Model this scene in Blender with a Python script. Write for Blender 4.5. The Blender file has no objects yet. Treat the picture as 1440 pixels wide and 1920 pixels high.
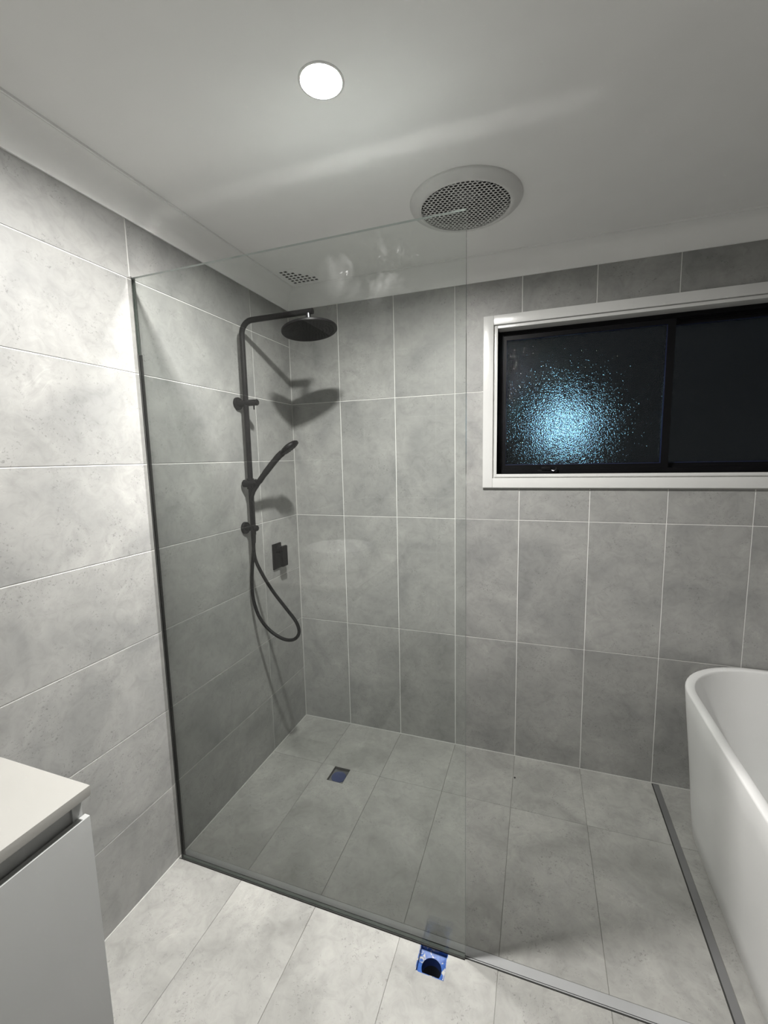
import bpy, bmesh, math, random
from mathutils import Vector, Matrix, Euler
random.seed(7)
PI = math.pi
scene = bpy.context.scene
col = scene.collection

# ------------------------------------------------------------------ camera, world, exposure
cd = bpy.data.cameras.new('camera')
cam = bpy.data.objects.new('camera', cd)
col.objects.link(cam)
cam.location = (1.26798, -2.12611, 1.50503)
cam.rotation_euler = (1.44678, 0.02145, 0.33688)
cd.sensor_fit = 'VERTICAL'
cd.sensor_height = 24.0
cd.lens = 24.0 * 819.2 / 1920.0
cd.clip_start = 0.02
scene.camera = cam

w = bpy.data.worlds.new('night_sky')
scene.world = w
w.use_nodes = True
w.node_tree.nodes['Background'].inputs[0].default_value = (0.10, 0.16, 0.35, 1)
w.node_tree.nodes['Background'].inputs[1].default_value = 0.006

scene.view_settings.view_transform = 'Standard'
scene.view_settings.look = 'None'
scene.view_settings.gamma = 1.0
scene.view_settings.use_curve_mapping = False
scene.view_settings.exposure = 0.0
DOWNLIGHT = 2820.0
cy = scene.cycles
cy.max_bounces = 8
cy.diffuse_bounces = 4
cy.glossy_bounces = 3
cy.transmission_bounces = 4
cy.transparent_max_bounces = 8
cy.use_adaptive_sampling = True
cy.adaptive_threshold = 0.05
cy.use_light_tree = False
cy.use_guiding = True            # finds the light that the screen throws back onto floor and wall
cy.blur_glossy = 0.0
cy.sample_clamp_indirect = 0.0
cy.use_denoising = True

# ------------------------------------------------------------------ room measures (metres)
XR, YR, ZC = 2.66, -3.0, 2.365          # right wall, rear wall, ceiling
ZT = 2.283                              # where the cornice meets the tiles
GY = -0.976                             # shower screen line
X1 = 0.2872                             # first tile joint from the corner
G = 0.0034                              # grout joint width
BED = 0.002                             # how far the grout sits behind the tile face

# ------------------------------------------------------------------ materials
def mat(name):
    m = bpy.data.materials.new(name)
    m.use_nodes = True
    nt = m.node_tree
    for n in list(nt.nodes):
        nt.nodes.remove(n)
    out = nt.nodes.new('ShaderNodeOutputMaterial')
    return m, nt, out

def N(nt, typ, **kw):
    n = nt.nodes.new(typ)
    for k, v in kw.items():
        setattr(n, k, v)
    return n

def noise(nt, vec, scale, detail=4, rough=0.55, dist=0.0):
    n = N(nt, 'ShaderNodeTexNoise')
    n.inputs['Scale'].default_value = scale
    n.inputs['Detail'].default_value = detail
    n.inputs['Roughness'].default_value = rough
    n.inputs['Distortion'].default_value = dist
    if vec is not None:
        nt.links.new(vec, n.inputs['Vector'])
    return n

def ramp(nt, fac, stops):
    r = N(nt, 'ShaderNodeValToRGB')
    els = r.color_ramp.elements
    while len(els) < len(stops):
        els.new(0.5)
    for e, (p, c) in zip(els, stops):
        e.position = p
        e.color = (c[0], c[1], c[2], 1) if isinstance(c, (tuple, list)) else (c, c, c, 1)
    nt.links.new(fac, r.inputs['Fac'])
    return r

def mixc(nt, fac, a, b, mode='MIX'):
    m = N(nt, 'ShaderNodeMix', data_type='RGBA', blend_type=mode)
    for sock, v in ((m.inputs[0], fac), (m.inputs[6], a), (m.inputs[7], b)):
        if hasattr(v, 'links'):
            nt.links.new(v, sock)
        elif isinstance(v, (tuple, list)):
            sock.default_value = (v[0], v[1], v[2], 1)
        else:
            sock.default_value = v
    return m.outputs[2]

def plain(name, c, rough=0.5, metal=0.0, spec=0.5, bump=0.0, bscale=60.0, vary=0.04, coat=0.0):
    m, nt, out = mat(name)
    b = N(nt, 'ShaderNodeBsdfPrincipled')
    tc = N(nt, 'ShaderNodeTexCoord')
    n = noise(nt, tc.outputs['Object'], 7.0, 1)
    lo = tuple(max(0, x * (1 - vary)) for x in c)
    hi = tuple(min(1, x * (1 + vary)) for x in c)
    r = ramp(nt, n.outputs['Fac'], [(0.3, lo), (0.7, hi)])
    nt.links.new(r.outputs['Color'], b.inputs['Base Color'])
    b.inputs['Roughness'].default_value = rough
    b.inputs['Metallic'].default_value = metal
    b.inputs['Specular IOR Level'].default_value = spec
    b.inputs['Coat Weight'].default_value = coat
    if bump > 0:
        n2 = noise(nt, tc.outputs['Object'], bscale, 3)
        bp = N(nt, 'ShaderNodeBump')
        bp.inputs['Strength'].default_value = bump
        bp.inputs['Distance'].default_value = 0.002
        nt.links.new(n2.outputs['Fac'], bp.inputs['Height'])
        nt.links.new(bp.outputs['Normal'], b.inputs['Normal'])
    nt.links.new(b.outputs[0], out.inputs[0])
    return m

def tile_material(name, dark, mid, light, rough):
    """concrete-look porcelain: clouds, pale veins, small dark pits; each tile reads another part of the pattern"""
    m, nt, out = mat(name)
    b = N(nt, 'ShaderNodeBsdfPrincipled')
    tc = N(nt, 'ShaderNodeTexCoord')
    oi = N(nt, 'ShaderNodeObjectInfo')
    mul = N(nt, 'ShaderNodeMath', operation='MULTIPLY')
    mul.inputs[1].default_value = 41.0
    nt.links.new(oi.outputs['Random'], mul.inputs[0])
    cmb = N(nt, 'ShaderNodeCombineXYZ')
    for i in range(3):
        nt.links.new(mul.outputs[0], cmb.inputs[i])
    add = N(nt, 'ShaderNodeVectorMath', operation='ADD')
    nt.links.new(tc.outputs['Object'], add.inputs[0])
    nt.links.new(cmb.outputs[0], add.inputs[1])
    V = add.outputs[0]
    n1 = noise(nt, V, 4.2, 4, 0.60, 0.6)
    base = ramp(nt, n1.outputs['Fac'], [(0.31, dark), (0.50, mid), (0.69, light)]).outputs['Color']
    n2 = noise(nt, V, 22.0, 3, 0.65, 1.2)
    c2 = ramp(nt, n2.outputs['Fac'], [(0.28, 0.87), (0.52, 1.0), (0.75, 1.06)]).outputs['Color']
    base = mixc(nt, 1.0, base, c2, 'MULTIPLY')
    # pale veins
    n3 = noise(nt, V, 5.5, 4, 0.62, 2.2)
    v = ramp(nt, n3.outputs['Fac'], [(0.485, 0.0), (0.50, 1.0), (0.515, 0.0)]).outputs['Color']
    gate = ramp(nt, n1.outputs['Fac'], [(0.54, 0.0), (0.68, 0.30)]).outputs['Color']
    vf = mixc(nt, 1.0, v, gate, 'MULTIPLY')
    base = mixc(nt, vf, base, tuple(min(1, x * 1.45) for x in light))
    # dark pits, in patches
    n5 = noise(nt, V, 150.0, 1, 0.6, 0.8)
    pit = ramp(nt, n5.outputs['Fac'], [(0.60, 0.0), (0.70, 0.52)]).outputs['Color']
    pg = ramp(nt, n3.outputs['Fac'], [(0.50, 0.05), (0.60, 1.0)]).outputs['Color']
    pf = mixc(nt, 1.0, pit, pg, 'MULTIPLY')
    base = mixc(nt, pf, base, tuple(x * 0.5 for x in dark))
    # whole-tile shade
    tone = ramp(nt, oi.outputs['Random'], [(0.0, 0.95), (1.0, 1.05)]).outputs['Color']
    base = mixc(nt, 1.0, base, tone, 'MULTIPLY')
    nt.links.new(base, b.inputs['Base Color'])
    rr = N(nt, 'ShaderNodeMapRange')
    rr.inputs['To Min'].default_value = rough - 0.06
    rr.inputs['To Max'].default_value = rough + 0.08
    nt.links.new(n2.outputs['Fac'], rr.inputs['Value'])
    nt.links.new(rr.outputs[0], b.inputs['Roughness'])
    b.inputs['Specular IOR Level'].default_value = 0.4
    nt.links.new(b.outputs[0], out.inputs[0])
    return m

M = {}
M['wall_tile'] = tile_material('concrete_porcelain_wall', (0.242, 0.243, 0.239), (0.304, 0.303, 0.294), (0.352, 0.350, 0.338), 0.45)
M['floor_tile'] = tile_material('concrete_porcelain_floor', (0.266, 0.263, 0.250), (0.334, 0.331, 0.315), (0.386, 0.381, 0.361), 0.50)
M['grout_wall'] = plain('pale_grout', (0.80, 0.795, 0.775), 0.85)
M['grout_floor'] = plain('grey_floor_grout', (0.20, 0.196, 0.178), 0.9, vary=0.2)
M['silicone'] = plain('pale_silicone', (0.46, 0.456, 0.44), 0.5)
M['ceiling'] = plain('ceiling_paint', (0.86, 0.86, 0.85), 0.75, vary=0.012)
M['cornice'] = plain('cornice_paint', (0.84, 0.84, 0.83), 0.6, vary=0.012)
M['gloss_white'] = plain('gloss_white_paint', (0.62, 0.62, 0.61), 0.22, bump=0.10, bscale=90, vary=0.02)
M['white_plastic'] = plain('white_plastic', (0.66, 0.66, 0.65), 0.35, vary=0.015)
M['acrylic'] = plain('white_acrylic', (0.80, 0.80, 0.795), 0.28, vary=0.01)
M['ceramic'] = plain('white_ceramic', (0.80, 0.80, 0.79), 0.10, vary=0.01, coat=0.4)
M['stone_top'] = plain('warm_white_stone', (0.375, 0.368, 0.348), 0.30, vary=0.03)
M['cabinet'] = plain('white_satin_cabinet', (0.43, 0.437, 0.435), 0.38, vary=0.012)
M['matte_black'] = plain('matte_black_metal', (0.006, 0.0055, 0.006), 0.45, spec=0.12, vary=0.2)
M['black_rubber'] = plain('black_rubber_nozzles', (0.018, 0.018, 0.019), 0.6, vary=0.2)
M['dark_chrome'] = plain('dark_gunmetal', (0.12, 0.12, 0.13), 0.25, metal=1.0)
M['black_alu'] = plain('black_powder_coat', (0.005, 0.005, 0.006), 0.4, spec=0.15, vary=0.2)
M['blue_edge'] = plain('dark_blue_edge', (0.012, 0.02, 0.07), 0.4)
M['alu'] = plain('brushed_aluminium', (0.52, 0.53, 0.54), 0.42, metal=0.85, vary=0.04)
M['alu_dull'] = plain('dull_aluminium', (0.41, 0.415, 0.42), 0.5, metal=0.3, vary=0.05)
M['alu_dark'] = plain('dark_grey_metal', (0.20, 0.20, 0.202), 0.45, metal=0.4, vary=0.05)
M['dark_gap'] = plain('dark_sealant', (0.03, 0.03, 0.028), 0.8)
M['chrome'] = plain('polished_aluminium', (0.62, 0.62, 0.61), 0.16, metal=1.0)
M['duct'] = plain('dark_duct_plastic', (0.035, 0.036, 0.038), 0.7)
M['impeller'] = plain('grey_fan_plastic', (0.10, 0.10, 0.105), 0.5)
M['pipe_dark'] = plain('dark_waste_pipe', (0.012, 0.014, 0.022), 0.5)
M['door'] = plain('white_door_paint', (0.74, 0.74, 0.72), 0.4, vary=0.02)
M['outside'] = plain('dark_brick_reveal', (0.05, 0.04, 0.035), 0.9)

def membrane():
    """blue waterproofing with smears of grey mortar"""
    m, nt, out = mat('blue_waterproof_membrane')
    b = N(nt, 'ShaderNodeBsdfPrincipled')
    tc = N(nt, 'ShaderNodeTexCoord')
    n = noise(nt, tc.outputs['Object'], 42.0, 5, 0.6, 1.0)
    f = ramp(nt, n.outputs['Fac'], [(0.54, 0.0), (0.60, 1.0)]).outputs['Color']
    n2 = noise(nt, tc.outputs['Object'], 120.0, 4)
    blue = ramp(nt, n2.outputs['Fac'], [(0.3, (0.017, 0.055, 0.23)), (0.7, (0.04, 0.125, 0.40))]).outputs['Color']
    c = mixc(nt, f, blue, (0.42, 0.41, 0.38))
    nt.links.new(c, b.inputs['Base Color'])
    b.inputs['Roughness'].default_value = 0.5
    nt.links.new(b.outputs[0], out.inputs[0])
    return m
M['membrane'] = membrane()
M['mortar'] = plain('dirty_mortar', (0.10, 0.105, 0.11), 0.9, vary=0.8)
M['pipe_blue'] = plain('blue_pipe_lining', (0.015, 0.045, 0.20), 0.45, vary=0.3)
M['blue_cap'] = plain('dark_blue_cap', (0.012, 0.028, 0.11), 0.5, vary=0.2)

def screen_glass(name, tint):
    """clear float glass: Fresnel reflection over a faintly green transparent body"""
    m, nt, out = mat(name)
    geo = N(nt, 'ShaderNodeNewGeometry')
    ior = N(nt, 'ShaderNodeMapRange')          # same interface seen from either side
    ior.inputs['To Min'].default_value = 1.50
    ior.inputs['To Max'].default_value = 1.0 / 1.50
    nt.links.new(geo.outputs['Backfacing'], ior.inputs['Value'])
    fr = N(nt, 'ShaderNodeFresnel')
    nt.links.new(ior.outputs[0], fr.inputs['IOR'])
    tr = N(nt, 'ShaderNodeBsdfTransparent')
    tr.inputs['Color'].default_value = (*tint, 1)
    gl = N(nt, 'ShaderNodeBsdfGlossy')
    gl.inputs['Roughness'].default_value = 0.0
    mx = N(nt, 'ShaderNodeMixShader')
    nt.links.new(fr.outputs[0], mx.inputs[0])
    nt.links.new(tr.outputs[0], mx.inputs[1])
    nt.links.new(gl.outputs[0], mx.inputs[2])
    nt.links.new(mx.outputs[0], out.inputs[0])
    return m

def smear_film():
    """dried wipe marks: a broken, nearly clear film"""
    m, nt, out = mat('dried_wipe_marks')
    tc = N(nt, 'ShaderNodeTexCoord')
    n = noise(nt, tc.outputs['Object'], 5.5, 5, 0.62, 0.8)
    a = ramp(nt, n.outputs['Fac'], [(0.50, 0.0), (0.72, 0.018)]).outputs['Color']
    n2 = noise(nt, tc.outputs['Object'], 45.0, 2, 0.6, 3.0)
    sp = ramp(nt, n2.outputs['Fac'], [(0.68, 0.0), (0.73, 0.03)]).outputs['Color']
    both = mixc(nt, 1.0, a, sp, 'ADD')
    # fades out towards the border of the wiped patch
    vl = N(nt, 'ShaderNodeVectorMath', operation='LENGTH')
    sc_ = N(nt, 'ShaderNodeVectorMath', operation='MULTIPLY')
    sc_.inputs[1].default_value = (4.9, 0.0, 9.6)
    nt.links.new(tc.outputs['Object'], sc_.inputs[0])
    nt.links.new(sc_.outputs[0], vl.inputs[0])
    ed = ramp(nt, vl.outputs['Value'], [(0.45, 1.0), (0.98, 0.0)]).outputs['Color']
    f = mixc(nt, 1.0, both, ed, 'MULTIPLY')
    tr = N(nt, 'ShaderNodeBsdfTransparent')
    df = N(nt, 'ShaderNodeBsdfDiffuse')
    df.inputs['Color'].default_value = (0.8, 0.8, 0.8, 1)
    mx = N(nt, 'ShaderNodeMixShader')
    nt.links.new(f, mx.inputs[0])
    nt.links.new(tr.outputs[0], mx.inputs[1])
    nt.links.new(df.outputs[0], mx.inputs[2])
    nt.links.new(mx.outputs[0], out.inputs[0])
    return m
M['smear'] = smear_film()
M['glass'] = screen_glass('clear_shower_glass', (0.974, 0.988, 0.980))
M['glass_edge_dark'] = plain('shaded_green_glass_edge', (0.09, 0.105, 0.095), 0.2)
M['glass_edge'] = plain('green_glass_edge', (0.44, 0.48, 0.465), 0.12, vary=0.03)

def obscure_glass():
    """patterned window glass with a fine hammered relief"""
    m, nt, out = mat('obscure_window_glass')
    b = N(nt, 'ShaderNodeBsdfGlass')
    b.inputs['IOR'].default_value = 1.45
    b.inputs['Roughness'].default_value = 0.0
    b.inputs['Color'].default_value = (0.9, 0.95, 0.97, 1)
    tc = N(nt, 'ShaderNodeTexCoord')
    n = noise(nt, tc.outputs['Object'], 230.0, 1, 0.5, 0.0)
    bp = N(nt, 'ShaderNodeBump')
    bp.inputs['Strength'].default_value = 1.0
    bp.inputs['Distance'].default_value = 0.0015
    nt.links.new(n.outputs['Fac'], bp.inputs['Height'])
    nt.links.new(bp.outputs['Normal'], b.inputs['Normal'])
    nt.links.new(b.outputs[0], out.inputs[0])
    return m
M['obscure'] = obscure_glass()

def emitter(name, c, s):
    m, nt, out = mat(name)
    e = N(nt, 'ShaderNodeEmission')
    e.inputs[0].default_value = (*c, 1)
    e.inputs[1].default_value = s
    nt.links.new(e.outputs[0], out.inputs[0])
    return m
M['led'] = emitter('warm_white_led_diffuser', (1.0, 0.982, 0.945), DOWNLIGHT)
M['street_lamp'] = emitter('cool_white_outdoor_lamp', (0.42, 0.78, 1.0), 8.0)
M['street_lamp'].cycles.emission_sampling = 'NONE'

# ------------------------------------------------------------------ mesh helpers
def link(name, me, m, parent=None):
    o = bpy.data.objects.new(name, me)
    col.objects.link(o)
    if m is not None and len(me.materials) == 0:
        me.materials.append(m)
    if parent is not None:
        o.parent = parent
    return o

def from_bm(name, bm, m, parent=None, smooth=False, angle=40):
    me = bpy.data.meshes.new(name)
    bmesh.ops.recalc_face_normals(bm, faces=bm.faces)
    bm.to_mesh(me)
    bm.free()
    if smooth:
        for p in me.polygons:
            p.use_smooth = True
        me.set_sharp_from_angle(angle=math.radians(angle))
    return link(name, me, m, parent)

def empty(name, loc=(0, 0, 0), rot=(0, 0, 0)):
    o = bpy.data.objects.new(name, None)
    o.empty_display_size = 0.05
    col.objects.link(o)
    o.location = loc
    o.rotation_euler = rot
    return o

def tag(o, label=None, cat=None, group=None, kind=None):
    for k, v in (('label', label), ('category', cat), ('group', group), ('kind', kind)):
        if v:
            o[k] = v
    return o

def box(bm, x0, x1, y0, y1, z0, z1, bev=0.0, seg=2):
    r = bmesh.ops.create_cube(bm, size=1.0)
    for v in r['verts']:
        v.co.x = x0 if v.co.x < 0 else x1
        v.co.y = y0 if v.co.y < 0 else y1
        v.co.z = z0 if v.co.z < 0 else z1
    if bev > 0:
        es = list({e for v in r['verts'] for e in v.link_edges})
        bmesh.ops.bevel(bm, geom=es, offset=bev, segments=seg, profile=0.7, affect='EDGES')

def boxes(name, m, parent, *bs, bev=0.0, seg=2, smooth=False):
    bm = bmesh.new()
    for b in bs:
        box(bm, *b, bev=bev, seg=seg)
    return from_bm(name, bm, m, parent, smooth=smooth or bev > 0)

def frame_for(d):
    d = d.normalized()
    up = Vector((0, 0, 1)) if abs(d.z) < 0.9 else Vector((1, 0, 0))
    a = d.cross(up).normalized()
    return a, d.cross(a).normalized()

def tube(bm, pts, radii, n=20, caps=True):
    """sweep a circle along a polyline"""
    pts = [Vector(p) for p in pts]
    if not isinstance(radii, (list, tuple)):
        radii = [radii] * len(pts)
    rings = []
    a = b = None
    for i, p in enumerate(pts):
        d = (pts[min(i + 1, len(pts) - 1)] - pts[max(i - 1, 0)]).normalized()
        if a is None:
            a, b = frame_for(d)
        else:
            a = (a - d * a.dot(d)).normalized()
            b = d.cross(a).normalized()
        rings.append([bm.verts.new(p + radii[i] * (a * math.cos(2 * PI * k / n) + b * math.sin(2 * PI * k / n))) for k in range(n)])
    for r0, r1 in zip(rings, rings[1:]):
        for k in range(n):
            bm.faces.new((r0[k], r0[(k + 1) % n], r1[(k + 1) % n], r1[k]))
    if caps:
        bm.faces.new(rings[0][::-1])
        bm.faces.new(rings[-1])

def lathe(bm, prof, origin=(0, 0, 0), axis=(0, 0, 1), n=48, close=False):
    """turn a profile of (radius, height) about an axis"""
    ax = Vector(axis).normalized()
    a, b = frame_for(ax)
    o = Vector(origin)
    rings = []
    for r, h in prof:
        if r < 1e-6:
            rings.append([bm.verts.new(o + ax * h)])
        else:
            rings.append([bm.verts.new(o + ax * h + r * (a * math.cos(2 * PI * k / n) + b * math.sin(2 * PI * k / n))) for k in range(n)])
    pairs = list(zip(rings, rings[1:])) + ([(rings[-1], rings[0])] if close else [])
    for r0, r1 in pairs:
        for k in range(n):
            q = (k + 1) % n
            if len(r0) == 1:
                bm.faces.new((r0[0], r1[q], r1[k]))
            elif len(r1) == 1:
                bm.faces.new((r0[k], r0[q], r1[0]))
            else:
                bm.faces.new((r0[k], r0[q], r1[q], r1[k]))

def spline(pts, sub=10):
    """Catmull-Rom through the points"""
    P = [Vector(p) for p in pts]
    P = [P[0] * 2 - P[1]] + P + [P[-1] * 2 - P[-2]]
    out = []
    for i in range(1, len(P) - 2):
        for k in range(sub):
            t = k / sub
            a, b, c, d = P[i - 1], P[i], P[i + 1], P[i + 2]
            out.append(0.5 * ((2 * b) + (c - a) * t + (2 * a - 5 * b + 4 * c - d) * t * t + (3 * b - a - 3 * c + d) * t ** 3))
    out.append(P[-2])
    return out

def loops_from_cells(us, vs, keep):
    """outlines of the kept cells of a rectilinear grid"""
    edges = {}
    for i in range(len(us) - 1):
        for j in range(len(vs) - 1):
            if not keep(i, j):
                continue
            c = [(us[i], vs[j]), (us[i + 1], vs[j]), (us[i + 1], vs[j + 1]), (us[i], vs[j + 1])]
            for k in range(4):
                e = (c[k], c[(k + 1) % 4])
                if (e[1], e[0]) in edges:
                    del edges[(e[1], e[0])]
                else:
                    edges[e] = 1
    nxt = {}
    for a, b in edges:
        nxt.setdefault(a, []).append(b)
    loops = []
    while nxt:
        s = next(iter(nxt))
        lp = [s]
        cur = nxt[s].pop()
        if not nxt[s]:
            del nxt[s]
        while cur != s:
            lp.append(cur)
            nx = nxt[cur].pop()
            if not nxt[cur]:
                del nxt[cur]
            cur = nx
        out = []
        for k in range(len(lp)):
            a, b, c = lp[k - 1], lp[k], lp[(k + 1) % len(lp)]
            if abs((b[0] - a[0]) * (c[1] - b[1]) - (b[1] - a[1]) * (c[0] - b[0])) > 1e-12:
                out.append(b)
        loops.append(out)
    return loops

def slab_cells(bm, us, vs, keep, h0, h1, place):
    """rectilinear slab with holes: kept cells between two heights"""
    nu, nv = len(us) - 1, len(vs) - 1
    cache = {}
    def V(i, j, h):
        k = (i, j, h)
        if k not in cache:
            cache[k] = bm.verts.new(place(us[i], vs[j], h))
        return cache[k]
    ok = lambda i, j: 0 <= i < nu and 0 <= j < nv and keep(i, j)
    for i in range(nu):
        for j in range(nv):
            if not ok(i, j):
                continue
            bm.faces.new((V(i, j, h1), V(i + 1, j, h1), V(i + 1, j + 1, h1), V(i, j + 1, h1)))
            bm.faces.new((V(i, j, h0), V(i, j + 1, h0), V(i + 1, j + 1, h0), V(i + 1, j, h0)))
            for di, dj, a, b in ((0, -1, (i, j), (i + 1, j)), (1, 0, (i + 1, j), (i + 1, j + 1)),
                                 (0, 1, (i + 1, j + 1), (i, j + 1)), (-1, 0, (i, j + 1), (i, j))):
                if not ok(i + di, j + dj):
                    bm.faces.new((V(*a, h0), V(*b, h0), V(*b, h1), V(*a, h1)))

# ------------------------------------------------------------------ tiles
PL = {  # plane: matrix columns (u axis, v axis, outward normal)
    'left': (Vector((0, 1, 0)), Vector((0, 0, 1)), Vector((1, 0, 0))),
    'back': (Vector((1, 0, 0)), Vector((0, 0, 1)), Vector((0, -1, 0))),
    'right': (Vector((0, -1, 0)), Vector((0, 0, 1)), Vector((-1, 0, 0))),
    'rear': (Vector((-1, 0, 0)), Vector((0, 0, 1)), Vector((0, 1, 0))),
    'floor': (Vector((1, 0, 0)), Vector((0, 1, 0)), Vector((0, 0, 1))),
}
TILE_CACHE = {}
def tile(plane, origin, u0, u1, v0, v1, m, parent, hole=None, depth=BED):
    """one tile (or the pieces left of it by a cut-out), its face on the plane, chamfered arris when whole"""
    U, Vv, Nn = PL[plane]
    us, vs = [u0, u1], [v0, v1]
    if hole:
        for holes in ([hole] if isinstance(hole[0], float) else hole):
            hu0, hu1, hv0, hv1 = holes
            if hu1 <= u0 or hu0 >= u1 or hv1 <= v0 or hv0 >= v1:
                continue
            us = sorted(set([u0, u1] + [x for x in (hu0, hu1) if u0 + 1e-4 < x < u1 - 1e-4]))
            vs = sorted(set([v0, v1] + [x for x in (hv0, hv1) if v0 + 1e-4 < x < v1 - 1e-4]))
            cut = holes
    def keep(i, j):
        if len(us) == 2 and len(vs) == 2 and not hole:
            return True
        cu, cv = (us[i] + us[i + 1]) / 2, (vs[j] + vs[j + 1]) / 2
        for hh in ([hole] if isinstance(hole[0], float) else hole):
            if hh[0] < cu < hh[1] and hh[2] < cv < hh[3]:
                return False
        return True
    for lp in loops_from_cells(us, vs, keep):
        cu = (min(p[0] for p in lp) + max(p[0] for p in lp)) / 2
        cv = (min(p[1] for p in lp) + max(p[1] for p in lp)) / 2
        key = (tuple((round(p[0] - cu, 5), round(p[1] - cv, 5)) for p in lp), m.name)
        me = TILE_CACHE.get(key)
        if me is None:
            bm = bmesh.new()
            if len(lp) == 4:
                hu = max(p[0] for p in key[0]); hv = max(p[1] for p in key[0]); c = 0.0007
                b0 = [bm.verts.new((sx * hu, sy * hv, -depth)) for sx, sy in ((-1, -1), (1, -1), (1, 1), (-1, 1))]
                b1 = [bm.verts.new((sx * hu, sy * hv, -c)) for sx, sy in ((-1, -1), (1, -1), (1, 1), (-1, 1))]
                b2 = [bm.verts.new((sx * (hu - c), sy * (hv - c), 0)) for sx, sy in ((-1, -1), (1, -1), (1, 1), (-1, 1))]
                for q0, q1 in ((b0, b1), (b1, b2)):
                    for k in range(4):
                        bm.faces.new((q0[k], q0[(k + 1) % 4], q1[(k + 1) % 4], q1[k]))
                bm.faces.new(b2)
            else:
                t = [bm.verts.new((a, b, 0)) for a, b in key[0]]
                d = [bm.verts.new((a, b, -depth)) for a, b in key[0]]
                bm.faces.new(t)
                for k in range(len(t)):
                    q = (k + 1) % len(t)
                    bm.faces.new((d[k], d[q], t[q], t[k]))
            me = bpy.data.meshes.new('tile')
            bm.to_mesh(me)
            bm.free()
            me.materials.append(m)
            TILE_CACHE[key] = me
        o = link('tile', me, None, parent)
        mtx = Matrix.Identity(4)
        for r in range(3):
            mtx[r][0], mtx[r][1], mtx[r][2] = U[r], Vv[r], Nn[r]
        p = Vector(origin) + U * cu + Vv * cv
        for r in range(3):
            mtx[r][3] = p[r]
        o.matrix_world = mtx

def tile_field(plane, origin, ub, vb, m, parent, hole=None, skip=None):
    h = G / 2
    for i in range(len(ub) - 1):
        for j in range(len(vb) - 1):
            if skip and skip(i, j):
                continue
            tile(plane, origin, ub[i] + h, ub[i + 1] - h, vb[j] + h, vb[j + 1] - h, m, parent, hole)

# ------------------------------------------------------------------ setting: walls
WIN = (1.084, 2.486, 1.416, 2.074)          # clear opening in the back wall
ARC = (1.021, 2.549, 1.353, 2.128)          # outer edge of the architrave
xcols = [0.0] + [X1 + 0.3 * k for k in range(8)] + [XR]
zrows6 = [0.0, 0.6, 1.2, 1.8, 2.32]
zrows3 = [0.3 * k for k in range(8)] + [2.32]
ycols = [YR, -2.776, -2.176, -1.576, GY, -0.328, 0.0]

wl = tag(boxes('wall_left', M['grout_wall'], None, (-0.14, -BED, YR - 0.14, 0.14, -0.1, ZC + 0.05)), kind='structure')
tile_field('left', (0, 0, 0), ycols, zrows3, M['wall_tile'], wl)

bm = bmesh.new()
us, vs = [-0.14, WIN[0], WIN[1], XR + 0.14], [-0.1, WIN[2], WIN[3], ZC + 0.05]
slab_cells(bm, us, vs, lambda i, j: not (i == 1 and j == 1), BED, 0.20, lambda u, v, h: (u, h, v))
wb = tag(from_bm('wall_back', bm, M['grout_wall']), kind='structure')
tile_field('back', (0, 0, 0), xcols, zrows6, M['wall_tile'], wb, hole=(ARC[0] + 0.002, ARC[1] - 0.002, ARC[2] + 0.002, ARC[3] - 0.002))

wr = tag(boxes('wall_right', M['grout_wall'], None, (XR + BED, XR + 0.14, YR - 0.14, 0.14, -0.1, ZC + 0.05)), kind='structure')
tile_field('right', (XR, 0, 0), [0, 0.6, 1.2, 1.8, 2.4, -YR], zrows3, M['wall_tile'], wr)

# rear wall with the doorway the photographer stands in front of
DOOR = (1.45, 2.27, 2.04)
bm = bmesh.new()
slab_cells(bm, [-0.14, DOOR[0], DOOR[1], XR + 0.14], [-0.1, 0.0, DOOR[2], ZC + 0.05],
           lambda i, j: not (i == 1 and j == 1), YR - 0.14, YR - BED, lambda u, v, h: (u, h, v))
wre = tag(from_bm('wall_rear', bm, M['grout_wall']), kind='structure')
tile_field('rear', (XR, YR, 0), [0, 0.3, 0.6, 0.9, 1.2, 1.5, 1.8, 2.1, 2.4, XR], zrows6, M['wall_tile'], wre,
           hole=(XR - DOOR[1], XR - DOOR[0], 0.0, DOOR[2]))
dr = tag(empty('door_1', (DOOR[0], YR - 0.06, 0)), kind='structure')
boxes('door_leaf', M['door'], dr, (0.03, 0.79, 0.0, 0.036, 0.006, 2.005), bev=0.002)
boxes('door_jamb', M['door'], dr, (0.0, 0.028, -0.06, 0.058, 0.0, 2.04), (0.792, 0.82, -0.06, 0.058, 0.0, 2.04), (0.028, 0.792, -0.06, 0.058, 2.008, 2.04))
boxes('architrave', M['gloss_white'], dr, (-0.05, 0.012, 0.058, 0.074, 0.0, 2.09), (0.808, 0.87, 0.058, 0.074, 0.0, 2.09), (0.012, 0.808, 0.058, 0.074, 2.028, 2.09), bev=0.003)
bm = bmesh.new()
lathe(bm, [(0, 0), (0.026, 0), (0.026, 0.008), (0.010, 0.010), (0.010, 0.045), (0, 0.045)], (0.10, 0.036, 1.02), (0, 1, 0), 24)
tube(bm, [(0.10, 0.074, 1.02), (0.16, 0.076, 1.02), (0.22, 0.074, 1.02)], 0.009, 12)
from_bm('door_handle', bm, M['matte_black'], dr, True)

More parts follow.
